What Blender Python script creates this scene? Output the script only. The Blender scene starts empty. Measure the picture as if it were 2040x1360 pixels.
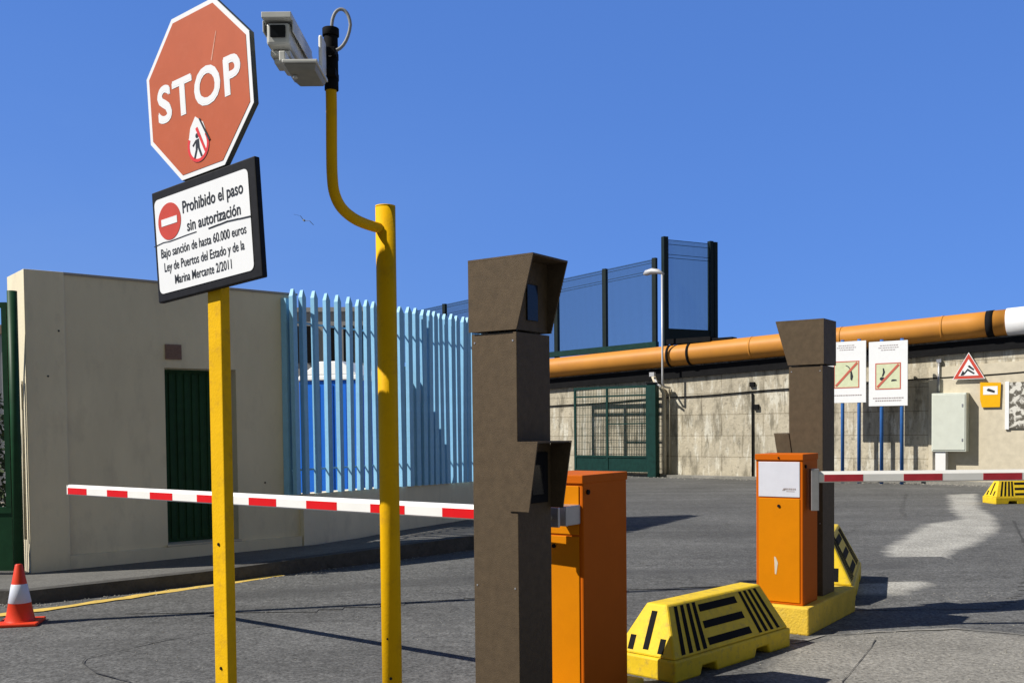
import bpy, math, random
from mathutils import Vector, Matrix
random.seed(7)
R = math.radians
C = bpy.context.scene.collection

# ------------------------------------------------------------------ camera
cd = bpy.data.cameras.new('camera')
cd.sensor_width = 36; cd.lens = 36 * 2000 / 2040
cd.shift_y = 237 / 2040; cd.clip_start = 0.05; cd.clip_end = 3000
cam = bpy.data.objects.new('camera', cd); C.objects.link(cam)
cam.matrix_world = (Matrix.Translation((0, 0, 1.5)) @ Matrix.Rotation(R(90 - 1.9), 4, 'X')
                    @ Matrix.Rotation(-0.0103, 4, 'Z'))
bpy.context.scene.camera = cam

# ------------------------------------------------------------------ light
SUN_EL = R(44.5)
SUNV = Vector((-0.972 * math.cos(SUN_EL), -0.235 * math.cos(SUN_EL), math.sin(SUN_EL)))   # towards the sun
w = bpy.data.worlds.new('World'); bpy.context.scene.world = w; w.use_nodes = True
nt = w.node_tree; bg = nt.nodes['Background']
sky = nt.nodes.new('ShaderNodeTexSky'); sky.sky_type = 'NISHITA'; sky.sun_disc = False
sky.sun_elevation = SUN_EL; sky.sun_rotation = math.atan2(SUNV.x, SUNV.y)
sky.air_density = 1.0; sky.dust_density = 0.0; sky.ozone_density = 6.0; sky.altitude = 1500
hs_ = nt.nodes.new('ShaderNodeVectorMath'); hs_.operation = 'MULTIPLY'; hs_.inputs[1].default_value = (.77, 1.57, 3.64)
gm_ = nt.nodes.new('ShaderNodeGamma'); gm_.inputs[1].default_value = .3
nt.links.new(sky.outputs[0], gm_.inputs[0]); nt.links.new(gm_.outputs[0], hs_.inputs[0]); 
tcw = nt.nodes.new('ShaderNodeTexCoord'); sxw = nt.nodes.new('ShaderNodeSeparateXYZ'); nt.links.new(tcw.outputs['Generated'], sxw.inputs[0])
def wr_(src, a, b, c, d):
    q = nt.nodes.new('ShaderNodeMapRange'); q.interpolation_type = 'SMOOTHSTEP'
    for k, v in zip(('From Min', 'From Max', 'To Min', 'To Max'), (a, b, c, d)): q.inputs[k].default_value = v
    nt.links.new(src, q.inputs['Value']); return q.outputs[0]
zen = nt.nodes.new('ShaderNodeVectorMath'); zen.operation = 'SCALE'          # the sky deepens towards the zenith
nt.links.new(hs_.outputs[0], zen.inputs[0]); nt.links.new(wr_(sxw.outputs['Z'], .42, .8, 1., .36), zen.inputs['Scale'])
hz_ = nt.nodes.new('ShaderNodeMix'); hz_.data_type = 'RGBA'; hz_.inputs[7].default_value = (1.35, 1.42, 1.12, 1)     # pale haze added to the unseen sky behind the camera, as neutral fill
nt.links.new(wr_(sxw.outputs['Y'], -.05, -.55, 0., 1.), hz_.inputs['Factor']); nt.links.new(zen.outputs[0], hz_.inputs[6])

nz = nt.nodes.new('ShaderNodeTexNoise'); nz.inputs['Scale'].default_value = 2.2; nz.inputs['Detail'].default_value = 5; nz.inputs['Distortion'].default_value = .5
mpw = nt.nodes.new('ShaderNodeMapping'); mpw.inputs['Scale'].default_value = (1, 1, 3.2); nt.links.new(tcw.outputs['Generated'], mpw.inputs[0]); nt.links.new(mpw.outputs[0], nz.inputs['Vector'])
wisp = nt.nodes.new('ShaderNodeMix'); wisp.data_type = 'RGBA'; wisp.inputs[7].default_value = (1.55, 2.9, 6.3, 1)
fa = nt.nodes.new('ShaderNodeMath'); fa.operation = 'MULTIPLY'; nt.links.new(wr_(sxw.outputs['Z'], .0, .42, .85, .0), fa.inputs[0]); nt.links.new(wr_(sxw.outputs['X'], .25, -.5, .12, 1.), fa.inputs[1])
fb = nt.nodes.new('ShaderNodeMath'); fb.operation = 'MULTIPLY'; nt.links.new(fa.outputs[0], fb.inputs[0]); nt.links.new(wr_(nz.outputs['Fac'], .3, .7, .55, 1.), fb.inputs[1])
nt.links.new(fb.outputs[0], wisp.inputs['Factor']); nt.links.new(hz_.outputs[2], wisp.inputs[6])
nt.links.new(wisp.outputs[2], bg.inputs[0]); bg.inputs[1].default_value = 0.10
sl = bpy.data.lights.new('sun', 'SUN'); sl.energy = 5.0; sl.angle = R(0.5); sl.color = (1.0, 0.95, 0.86)
so = bpy.data.objects.new('sun', sl); C.objects.link(so)
so.rotation_euler = SUNV.to_track_quat('Z', 'Y').to_euler()
so.location = (-10, -5, 12)
vs = bpy.context.scene.view_settings
vs.view_transform = 'Standard'; vs.look = 'None'; vs.gamma = 1; vs.exposure = 0.3; vs.use_curve_mapping = False

# ------------------------------------------------------------------ materials
def lin(c):
    return tuple(((x / 255) / 12.92 if x / 255 <= .04045 else ((x / 255 + .055) / 1.055) ** 2.4) for x in c)
def mat(name, col, rough=.6, metal=0., var=.12, scale=6., bump=0., bscale=60., dirt=None, dirt_amt=.5, dscale=(1, 1, 1), spec=.22, coat=0., world=False):
    m = bpy.data.materials.new(name); m.use_nodes = True
    t = m.node_tree; N = t.nodes.new; L = t.links.new
    b = t.nodes['Principled BSDF']
    b.inputs['Roughness'].default_value = rough; b.inputs['Metallic'].default_value = metal
    b.inputs['Specular IOR Level'].default_value = spec
    b.inputs['Coat Weight'].default_value = coat
    tc = N('ShaderNodeTexCoord')
    mp = N('ShaderNodeMapping'); mp.inputs['Scale'].default_value = dscale
    L(tc.outputs['Object'], mp.inputs[0])
    n = N('ShaderNodeTexNoise'); n.inputs['Scale'].default_value = scale; n.inputs['Detail'].default_value = 7
    n.inputs['Roughness'].default_value = .62
    L(mp.outputs[0], n.inputs['Vector'])
    mr = N('ShaderNodeMapRange'); mr.inputs['From Min'].default_value = .3; mr.inputs['From Max'].default_value = .7
    mr.inputs['To Min'].default_value = 1 - var; mr.inputs['To Max'].default_value = 1 + var
    L(n.outputs['Fac'], mr.inputs['Value'])
    mul = N('ShaderNodeVectorMath'); mul.operation = 'SCALE'; mul.inputs[0].default_value = col[:3]
    L(mr.outputs[0], mul.inputs['Scale'])
    out = mul.outputs[0]
    if dirt:
        n2 = N('ShaderNodeTexNoise'); n2.inputs['Scale'].default_value = scale * 2.3; n2.inputs['Detail'].default_value = 9
        n2.inputs['Roughness'].default_value = .7
        L(mp.outputs[0], n2.inputs['Vector'])
        cr = N('ShaderNodeMapRange'); cr.inputs['From Min'].default_value = .52; cr.inputs['From Max'].default_value = .72
        cr.inputs['To Max'].default_value = dirt_amt
        L(n2.outputs['Fac'], cr.inputs['Value'])
        mx = N('ShaderNodeMix'); mx.data_type = 'RGBA'
        L(cr.outputs[0], mx.inputs['Factor']); L(out, mx.inputs[6]); mx.inputs[7].default_value = (*dirt, 1)
        out = mx.outputs[2]
    L(out, b.inputs['Base Color'])
    if bump:
        n3 = N('ShaderNodeTexNoise'); n3.inputs['Scale'].default_value = bscale; n3.inputs['Detail'].default_value = 5
        L(tc.outputs['Object'], n3.inputs['Vector'])
        bp = N('ShaderNodeBump'); bp.inputs['Strength'].default_value = bump; bp.inputs['Distance'].default_value = .01
        L(n3.outputs['Fac'], bp.inputs['Height']); L(bp.outputs[0], b.inputs['Normal'])
    return m

M = {}
M['post_yellow'] = mat('post_yellow', (.76, .44, .006), .6, spec=.1, var=.07, scale=9, bump=.15, bscale=120, dirt=(.40, .21, .03), dirt_amt=.5)
M['pipe_yellow'] = mat('pipe_yellow', (.76, .42, .002), .6, spec=.1, var=.07, scale=6, bump=.08, bscale=90, dirt=(.42, .21, .02), dirt_amt=.45)
M['orange'] = mat('orange', (.60, .20, .0008), .6, spec=.08, var=.05, scale=4, bump=.06, bscale=150, dirt=(.52, .155, .003), dirt_amt=.3)
M['orange_frame'] = mat('orange_frame', (.52, .11, .003), .6, spec=.08, var=.05, scale=5, bump=.05, bscale=150)
M['bronze'] = mat('bronze', (.094, .067, .040), .65, .15, var=.16, scale=22, bump=.3, bscale=260, dirt=(.06, .044, .028), dirt_amt=.5)
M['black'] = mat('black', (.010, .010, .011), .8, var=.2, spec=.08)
M['screen'] = mat('screen', (.008, .009, .012), .12, var=.05)
M['black_frame'] = mat('black_frame', (.012, .012, .014), .6, var=.3, scale=30, spec=.15)
M['sign_white'] = mat('sign_white', (.80, .81, .82), .4, var=.03, scale=8)
M['stop_red'] = mat('stop_red', (.47, .105, .042), .6, var=.06, scale=7, dirt=(.52, .14, .07), dirt_amt=.4)
M['sign_red'] = mat('sign_red', (.55, .07, .045), .45, var=.06, scale=20)
M['sign_edge'] = mat('sign_edge', (.10, .11, .105), .5, .4, var=.2)
M['sticker_red'] = mat('sticker_red', (.70, .05, .05), .45)
M['scratch_pale'] = mat('scratch_pale', (.60, .30, .22), .6, var=.2, scale=60)
M['ink'] = mat('ink', (.03, .034, .04), .5, var=.2)
M['tape_red'] = mat('tape_red', (.66, .010, .012), .35, var=.06, scale=12)
M['tape_red_old'] = mat('tape_red_old', (.45, .035, .05), .5, var=.12, scale=14)  # duller, darker red used on the right arm
M['arm_white'] = mat('arm_white', (.82, .81, .78), .4, var=.04, scale=6)
M['grey_metal'] = mat('grey_metal', (.42, .42, .43), .35, .6, var=.1, scale=14)
M['cable_grey'] = mat('cable_grey', (.30, .30, .30), .5)
M['cam_grey'] = mat('cam_grey', (.62, .62, .58), .4, var=.06, scale=20)
M['cam_under'] = mat('cam_under', (.30, .29, .25), .5, var=.1, scale=20)
M['render_wall'] = mat('render_wall', (.74, .665, .49), .9, var=.08, scale=1.8, bump=.25, bscale=45, dirt=(.54, .48, .36), dirt_amt=.55, dscale=(1, 1, .4))
M['render_end'] = M['render_wall']
M['green'] = mat('green', (.010, .055, .022), .5, var=.2, scale=10)
M['green_dark'] = mat('green_dark', (.006, .036, .030), .5, var=.25, scale=8)
M['vent'] = mat('vent', (.26, .17, .14), .8, var=.15, scale=40)
M['blue_pale'] = mat('blue_pale', (.27, .55, .78), .5, var=.07, scale=9, dirt=(.2, .36, .5), dirt_amt=.3)
M['blue_pole'] = mat('blue_pole', (.035, .13, .38), .45, var=.12, scale=9)
M['toilet_blue'] = mat('toilet_blue', (.02, .17, .74), .4, var=.06, scale=3)
M['toilet_dark'] = mat('toilet_dark', (.01, .08, .42), .4, var=.06, scale=3)
M['white_plastic'] = mat('white_plastic', (.80, .80, .79), .45, var=.03)
M['bin_blue'] = mat('bin_blue', (.025, .07, .15), .5, var=.15)
M['mesh_steel'] = mat('mesh_steel', (.012, .03, .03), .5, var=.2)
M['post_steel'] = mat('post_steel', (.010, .018, .016), .5, var=.2)
M['pipe_orange'] = mat('pipe_orange', (.55, .235, .04), .5, var=.08, scale=1.2, dirt=(.42, .17, .05), dirt_amt=.4, bump=.05, bscale=14)
M['cream'] = mat('cream', (.58, .52, .40), .7, var=.1)
M['cabinet_white'] = mat('cabinet_white', (.60, .63, .56), .5, var=.05, scale=4, dirt=(.5, .5, .43), dirt_amt=.3)
M['lamp_white'] = mat('lamp_white', (.50, .50, .51), .4, .2, var=.06)
M['block_yellow'] = mat('block_yellow', (.72, .50, .02), .55, var=.10, scale=9, dirt=(.36, .25, .07), dirt_amt=.75, bump=.12, bscale=90)
M['plinth_yellow'] = mat('plinth_yellow', (.70, .47, .05), .75, var=.12, scale=8, dirt=(.38, .28, .10), dirt_amt=.6, bump=.5, bscale=60)
M['label_plate'] = mat('label_plate', (.60, .61, .68), .45, var=.04, scale=10)
M['cone_red'] = mat('cone_red', (.72, .055, .02), .45, var=.08)
M['cone_white'] = mat('cone_white', (.66, .70, .80), .4, var=.06)
M['sign_cream'] = mat('sign_cream', (.62, .66, .44), .5, var=.08, scale=10)
M['yellow_sign'] = mat('yellow_sign', (.80, .42, .005), .45, var=.05)
M['frame_red'] = mat('frame_red', (.52, .13, .09), .5, var=.08)
M['pale_ink'] = mat('pale_ink', (.38, .33, .33), .6, var=.3, scale=60)
M['grey_block'] = mat('grey_block', (.36, .35, .34), .9, var=.08, scale=2)
M['kerb'] = mat('kerb', (.08, .077, .072), .9, var=.25, scale=7, bump=.6, bscale=30, dirt=(.03, .03, .03), dirt_amt=.6)
M['line_yellow'] = mat('line_yellow', (.62, .43, .10), .8, var=.15, scale=8, dirt=(.3, .27, .2), dirt_amt=.75)
M['foliage'] = mat('foliage', (.05, .07, .03), .8, var=.4, scale=10)
M['bird'] = mat('bird', (.22, .25, .28), .8)

def ground_mat(name, base, speck, big, patch_col, speck_scale=110, big_amt=.25, rough=.93, streak=None, over=None):
    m = bpy.data.materials.new(name); m.use_nodes = True
    t = m.node_tree; N = t.nodes.new; L = t.links.new; b = t.nodes['Principled BSDF']
    b.inputs['Roughness'].default_value = rough; b.inputs['Specular IOR Level'].default_value = .25
    tc = N('ShaderNodeTexCoord')
    def noise(s, d=6, r=.6, sc=(1, 1, 1), dist=0.):
        mp = N('ShaderNodeMapping'); mp.inputs['Scale'].default_value = sc; L(tc.outputs['Object'], mp.inputs[0])
        n = N('ShaderNodeTexNoise'); n.inputs['Scale'].default_value = s; n.inputs['Detail'].default_value = d
        n.inputs['Roughness'].default_value = r; n.inputs['Distortion'].default_value = dist
        L(mp.outputs[0], n.inputs['Vector']); return n.outputs['Fac']
    def rng(v, a, bb, c, d):
        q = N('ShaderNodeMapRange'); q.inputs['From Min'].default_value = a; q.inputs['From Max'].default_value = bb
        q.inputs['To Min'].default_value = c; q.inputs['To Max'].default_value = d; L(v, q.inputs['Value']); return q.outputs[0]
    def mul(a, bb):
        q = N('ShaderNodeMath'); q.operation = 'MULTIPLY'; L(a, q.inputs[0]); L(bb, q.inputs[1]); return q.outputs[0]
    f = rng(noise(speck_scale, 3, .75), .32, .68, 1 - speck, 1 + speck)
    f = mul(f, rng(noise(speck_scale * .28, 3, .7), .3, .7, 1 - speck * .5, 1 + speck * .5))
    f = mul(f, rng(noise(.55, 6, .6, dist=.6), .3, .7, 1 - big_amt, 1 + big_amt))
    f = mul(f, rng(noise(3.5, 6, .65), .3, .7, .9, 1.1))
    if streak:
        mp = N('ShaderNodeMapping'); mp.inputs['Rotation'].default_value = (0, 0, R(streak)); mp.inputs['Scale'].default_value = (.09, 1.3, 1)
        L(tc.outputs['Object'], mp.inputs[0])
        n = N('ShaderNodeTexNoise'); n.inputs['Scale'].default_value = 1.2; n.inputs['Detail'].default_value = 5
        L(mp.outputs[0], n.inputs['Vector'])
        f = mul(f, rng(n.outputs['Fac'], .35, .65, .86, 1.12))
    sc = N('ShaderNodeVectorMath'); sc.operation = 'SCALE'; sc.inputs[0].default_value = base; L(f, sc.inputs['Scale'])
    mx = N('ShaderNodeMix'); mx.data_type = 'RGBA'
    L(rng(noise(.9, 8, .62, dist=.3), .58, .66, 0, .55), mx.inputs['Factor']); L(sc.outputs[0], mx.inputs[6]); mx.inputs[7].default_value = (*patch_col, 1)
    fin = mx.outputs[2]
    if over:          # worn surfacing laid over the asphalt: 'inside' is the distance in metres from its edge
        at = N('ShaderNodeAttribute'); at.attribute_name = 'inside'
        ad = N('ShaderNodeMath'); ad.operation = 'ADD'; L(at.outputs['Fac'], ad.inputs[0]); L(rng(noise(over[2], 8, .72, dist=.4), .25, .75, -over[1], over[1]), ad.inputs[1])
        sp_ = N('ShaderNodeVectorMath'); sp_.operation = 'SCALE'; sp_.inputs[0].default_value = over[0]
        L(mul(rng(noise(speck_scale * .9, 4, .8), .34, .66, .45, 1.55), rng(noise(1.7, 7, .7), .3, .7, .72, 1.22)), sp_.inputs['Scale'])
        mo = N('ShaderNodeMix'); mo.data_type = 'RGBA'; L(rng(ad.outputs[0], -over[3], over[3], 0, over[4]), mo.inputs['Factor']); L(fin, mo.inputs[6]); L(sp_.outputs[0], mo.inputs[7])
        fin = mo.outputs[2]
    L(fin, b.inputs['Base Color'])
    bp = N('ShaderNodeBump'); bp.inputs['Strength'].default_value = .5; bp.inputs['Distance'].default_value = .006
    L(noise(speck_scale, 3, .7), bp.inputs['Height']); L(bp.outputs[0], b.inputs['Normal'])
    return m
M['asphalt'] = ground_mat('asphalt', (.103, .103, .100), .60, 1, (.082, .082, .080), 40, .18, streak=-35)
ASPH = ((.103, .103, .100), .60, 1, (.082, .082, .080), 40, .18)
M['asphalt_pale'] = ground_mat('asphalt_pale', *ASPH, streak=-35, over=((.225, .215, .19), .12, 3.0, .08, .97))
M['asphalt_dark'] = ground_mat('asphalt_dark', *ASPH, streak=-35, over=((.072, .072, .071), .10, 2.0, .12, .8))
M['asphalt_patched'] = ground_mat('asphalt_patched', *ASPH, streak=-35, over=((.36, .35, .315), .11, 3.0, .08, .92))
M['concrete'] = ground_mat('concrete', (.24, .23, .205), .25, 1, (.16, .155, .14), 60, .2)
M['pavement'] = ground_mat('pavement', (.14, .137, .128), .25, 1, (.09, .088, .082), 60, .15)
M['crack'] = mat('crack', (.062, .062, .061), .95, var=.3, scale=30)
M['yard'] = ground_mat('yard', (.22, .20, .17), .25, 1, (.16, .15, .13), 60, .15)

def quay_mat():
    m = bpy.data.materials.new('quay_concrete'); m.use_nodes = True
    t = m.node_tree; N = t.nodes.new; L = t.links.new; b = t.nodes['Principled BSDF']
    b.inputs['Roughness'].default_value = .95; b.inputs['Specular IOR Level'].default_value = .2
    tc = N('ShaderNodeTexCoord')
    def noise(s, sc, d=7, r=.65, off=(0, 0, 0), dist=0.):
        mp = N('ShaderNodeMapping'); mp.inputs['Scale'].default_value = sc; mp.inputs['Location'].default_value = off
        L(tc.outputs['Object'], mp.inputs[0])
        n = N('ShaderNodeTexNoise'); n.inputs['Scale'].default_value = s; n.inputs['Detail'].default_value = d
        n.inputs['Roughness'].default_value = r; n.inputs['Distortion'].default_value = dist
        L(mp.outputs[0], n.inputs['Vector']); return n.outputs['Fac']
    def rng(v, a, bb, c, d):
        q = N('ShaderNodeMapRange'); q.inputs['From Min'].default_value = a; q.inputs['From Max'].default_value = bb
        q.inputs['To Min'].default_value = c; q.inputs['To Max'].default_value = d; L(v, q.inputs['Value']); return q.outputs[0]
    def mix(f, a, col, a_is_socket=True):
        q = N('ShaderNodeMix'); q.data_type = 'RGBA'; L(f, q.inputs['Factor'])
        if a_is_socket: L(a, q.inputs[6])
        else: q.inputs[6].default_value = (*a, 1)
        q.inputs[7].default_value = (*col, 1); return q.outputs[2]
    c = mix(rng(noise(1.1, (1, 1, 1)), .35, .65, 0, 1), (.57, .51, .39), (.44, .395, .305), False)
    c = mix(rng(noise(2.2, (1.5, 1, .42), off=(3, 0, 1)), .50, .62, 0, .8), c, (.20, .18, .135))      # run-off streaks
    c = mix(rng(noise(3.0, (1.8, 1, .36), off=(9, 2, 5)), .53, .62, 0, .85), c, (.70, .67, .57))     # pale lime streaks
    c = mix(rng(noise(7.5, (1, 1, 1), r=.75), .55, .66, 0, .7), c, (.14, .125, .10))
    br = N('ShaderNodeTexBrick'); br.inputs['Scale'].default_value = 1.0; br.inputs['Mortar Size'].default_value = .018
    br.inputs['Brick Width'].default_value = 1.25; br.inputs['Row Height'].default_value = .60; br.inputs['Mortar Smooth'].default_value = .6
    br.inputs['Color1'].default_value = (1, 1, 1, 1); br.inputs['Color2'].default_value = (.9, .9, .9, 1); br.inputs['Mortar'].default_value = (.55, .53, .5, 1)
    sx = N('ShaderNodeSeparateXYZ'); cb = N('ShaderNodeCombineXYZ'); L(tc.outputs['Object'], sx.inputs[0])
    L(sx.outputs['X'], cb.inputs['X']); L(sx.outputs['Z'], cb.inputs['Y']); L(cb.outputs[0], br.inputs['Vector'])
    q = N('ShaderNodeMix'); q.data_type = 'RGBA'; q.blend_type = 'MULTIPLY'; q.inputs['Factor'].default_value = .8
    L(c, q.inputs[6]); L(br.outputs['Color'], q.inputs[7])
    L(q.outputs[2], b.inputs['Base Color'])
    bp = N('ShaderNodeBump'); bp.inputs['Strength'].default_value = .6; bp.inputs['Distance'].default_value = .03
    L(noise(9, (1, 1, 1)), bp.inputs['Height']); L(bp.outputs[0], b.inputs['Normal'])
    return m
M['quay'] = quay_mat()
def poster_mat():
    m = mat('worn_poster', (.7, .69, .64), .8); t = m.node_tree; N = t.nodes.new; L = t.links.new; b = t.nodes['Principled BSDF']
    tc = N('ShaderNodeTexCoord'); n = N('ShaderNodeTexNoise'); n.inputs['Scale'].default_value = 7; n.inputs['Detail'].default_value = 6; n.inputs['Distortion'].default_value = .8
    L(tc.outputs['Object'], n.inputs['Vector']); r = N('ShaderNodeValToRGB'); r.color_ramp.elements[0].position = .46; r.color_ramp.elements[1].position = .54
    r.color_ramp.elements[0].color = (.12, .11, .09, 1); r.color_ramp.elements[1].color = (.66, .64, .58, 1)
    L(n.outputs['Fac'], r.inputs[0]); L(r.outputs[0], b.inputs['Base Color']); return m
M['poster'] = poster_mat()

# ------------------------------------------------------------------ mesh builder
class MB:
    def __init__(s): s.v = []; s.f = []; s.s = []
    def add(s, vs, fs, smooth=False):
        o = len(s.v); s.v += [tuple(p) for p in vs]
        for f in fs: s.f.append([i + o for i in f]); s.s.append(smooth)
        return s
    def box(s, x0, x1, y0, y1, z0, z1):
        return s.add([(x0, y0, z0), (x1, y0, z0), (x1, y1, z0), (x0, y1, z0), (x0, y0, z1), (x1, y0, z1), (x1, y1, z1), (x0, y1, z1)],
                     [(3, 2, 1, 0), (4, 5, 6, 7), (0, 1, 5, 4), (1, 2, 6, 5), (2, 3, 7, 6), (3, 0, 4, 7)])
    def hexa(s, b, t):     # bottom ring (ccw from above), top ring
        n = len(b)
        return s.add(list(b) + list(t), [tuple(range(n - 1, -1, -1)), tuple(range(n, 2 * n))] + [(i, (i + 1) % n, n + (i + 1) % n, n + i) for i in range(n)])
    def prism_xz(s, poly, y0, y1):      # polygon in x,z (ccw seen from -y) pushed along y
        n = len(poly)
        return s.add([(x, y0, z) for x, z in poly] + [(x, y1, z) for x, z in poly],
                     [tuple(range(n)), tuple(range(2 * n - 1, n - 1, -1))] + [(i, n + i, n + (i + 1) % n, (i + 1) % n) for i in range(n)])
    def prism_xy(s, poly, z0, z1):
        n = len(poly)
        return s.add([(x, y, z0) for x, y in poly] + [(x, y, z1) for x, y in poly],
                     [tuple(range(n - 1, -1, -1)), tuple(range(n, 2 * n))] + [(i, (i + 1) % n, n + (i + 1) % n, n + i) for i in range(n)])
    def tube(s, pts, r, seg=14, caps=True, smooth=True):
        pts = [Vector(p) for p in pts]; n = len(pts)
        rs = r if isinstance(r, (list, tuple)) else [r] * n
        vs = []; up = None
        for i, p in enumerate(pts):
            t = (pts[min(i + 1, n - 1)] - pts[max(i - 1, 0)]).normalized()
            if up is None:
                up = Vector((0, 0, 1)) if abs(t.z) < .9 else Vector((0, 1, 0))
            a = t.cross(up)
            if a.length < 1e-4: a = t.cross(Vector((1, 0, 0)))
            a.normalize(); b = a.cross(t).normalized(); up = b
            for k in range(seg):
                an = 2 * math.pi * k / seg
                vs.append(p + (a * math.cos(an) + b * math.sin(an)) * rs[i])
        o = len(s.v); s.v += [tuple(q) for q in vs]
        for i in range(n - 1):
            for k in range(seg):
                k2 = (k + 1) % seg
                s.f.append([o + i * seg + k, o + i * seg + k2, o + (i + 1) * seg + k2, o + (i + 1) * seg + k]); s.s.append(smooth)
        if caps:
            s.f.append([o + k for k in range(seg - 1, -1, -1)]); s.s.append(False)
            s.f.append([o + (n - 1) * seg + k for k in range(seg)]); s.s.append(False)
        return s
    def disc_xz(s, cx, cz, r, y0, y1, seg=32, rx=None):
        return s.prism_xz([(cx + (rx or r) * math.cos(2 * math.pi * k / seg), cz + r * math.sin(2 * math.pi * k / seg)) for k in range(seg)], y0, y1)
    def ring_xz(s, cx, cz, r0, r1, y0, y1, a0=0, a1=360, seg=32):
        for k in range(seg):
            a = R(a0 + (a1 - a0) * k / seg); b = R(a0 + (a1 - a0) * (k + 1) / seg)
            s.prism_xz([(cx + r1 * math.cos(a), cz + r1 * math.sin(a)), (cx + r1 * math.cos(b), cz + r1 * math.sin(b)),
                        (cx + r0 * math.cos(b), cz + r0 * math.sin(b)), (cx + r0 * math.cos(a), cz + r0 * math.sin(a))], y0, y1)
        return s
    def build(s, name, m, parent=None, bevel=0., mtx=None):
        me = bpy.data.meshes.new(name)
        vs = [tuple(mtx @ Vector(p)) for p in s.v] if mtx else s.v
        me.from_pydata(vs, [], s.f); me.validate(); me.update()
        for i, p in enumerate(me.polygons):
            if i < len(s.s): p.use_smooth = s.s[i]
        if isinstance(m, str): m = M[m]
        me.materials.append(m)
        o = bpy.data.objects.new(name, me); C.objects.link(o)
        if parent: o.parent = parent
        if bevel:
            b = o.modifiers.new('bevel', 'BEVEL'); b.width = bevel; b.segments = 2; b.limit_method = 'ANGLE'; b.angle_limit = R(35)
        return o

def tag(o, label=None, cat=None, group=None, kind=None):
    for k, v in (('label', label), ('category', cat), ('group', group), ('kind', kind)):
        if v: o[k] = v
    return o
def thing(name, label, cat, loc=(0, 0, 0), rz=0., group=None):
    o = bpy.data.objects.new(name, None); C.objects.link(o); o.location = loc; o.rotation_euler = (0, 0, rz)
    o.empty_display_size = .2
    return tag(o, label, cat, group)
def copy_tree(o, parent=None):
    c = o.copy(); C.objects.link(c); c.parent = parent
    for ch in [q for q in bpy.data.objects if q.parent == o]: copy_tree(ch, c)
    return c
def text(name, txt, m, parent, x, z, y, width, height, rot=0., bold=0., spacing=1., mtx=None, twin=0.):
    cu = bpy.data.curves.new(name, 'FONT'); cu.body = txt; cu.size = 1; cu.extrude = .0; cu.offset = bold; cu.align_x = 'CENTER'; cu.space_character = spacing; cu.resolution_u = 4
    to = bpy.data.objects.new(name, cu); C.objects.link(to)
    bpy.context.view_layer.update()
    me = bpy.data.meshes.new_from_object(to.evaluated_get(bpy.context.evaluated_depsgraph_get()))
    bpy.data.objects.remove(to)
    xs = [v.co.x for v in me.vertices]; ys = [v.co.y for v in me.vertices]
    x0, x1 = min(xs), max(xs); capy = .73
    for v in me.vertices:
        a = (v.co.x - (x0 + x1) / 2) / (x1 - x0) * width; b = (v.co.y - capy / 2) / capy * height
        v.co = (x + a * math.cos(rot) - b * math.sin(rot), y, z + a * math.sin(rot) + b * math.cos(rot))
        if mtx: v.co = mtx @ v.co
    if twin:          # heavier strokes: the outline laid over itself, shifted
        vs = [v.co.copy() for v in me.vertices]; fs = [list(p.vertices) for p in me.polygons]; n = len(vs); R3 = mtx.to_3x3() if mtx else Matrix.Identity(3)
        av = []; af = []
        for j, (dx, dz) in enumerate(((-twin, -twin * .5), (twin, -twin * .5), (0, twin))):
            off = R3 @ Vector((dx, -.0002 * j, dz)); av += [tuple(q + off) for q in vs]; af += [[i + j * n for i in f] for f in fs]
        me = bpy.data.meshes.new(name); me.from_pydata(av, [], af); me.update()
    me.name = name; me.materials.clear(); me.materials.append(M[m])
    o = bpy.data.objects.new(name, me); C.objects.link(o); o.parent = parent
    return o

TH = R(35)
# ================================================================== GROUND
MB().add([(-250, -60, 0), (250, -60, 0), (250, 400, 0), (-250, 400, 0)], [(0, 1, 2, 3)]).build('road', 'asphalt')['kind'] = 'structure'

def ribbon(name, pts, width, m, z, jitter=0.):
    b = MB(); L_, Rr = [], []
    P = [Vector((*p, 0)) for p in pts]
    # resample
    Q = []
    for a, c in zip(P[:-1], P[1:]):
        n = max(2, int((c - a).length / .12))
        Q += [a.lerp(c, k / n) for k in range(n)]
    Q.append(P[-1])
    for i, p in enumerate(Q):
        t = (Q[min(i + 1, len(Q) - 1)] - Q[max(i - 1, 0)]).normalized(); nn = Vector((-t.y, t.x, 0))
        wv = width * (1 + random.uniform(-jitter, jitter)); sh = random.uniform(-jitter, jitter) * width * .5
        L_.append(p + nn * (wv / 2 + sh)); Rr.append(p - nn * (wv / 2 - sh))
    n = len(Q)
    b.add([(q.x, q.y, z) for q in L_] + [(q.x, q.y, z) for q in Rr], [(i, n + i, n + i + 1, i + 1) for i in range(n - 1)])
    o = b.build(name, m); o['kind'] = 'structure'; return o
def jag(poly, step, amt):
    out = []
    for i in range(len(poly)):
        a = Vector(poly[i]); c = Vector(poly[(i + 1) % len(poly)]); n = max(1, int((c - a).length / step))
        for k in range(n):
            q = a.lerp(c, k / n); out.append((q.x + random.uniform(-amt, amt), q.y + random.uniform(-amt, amt)))
    return out
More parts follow.
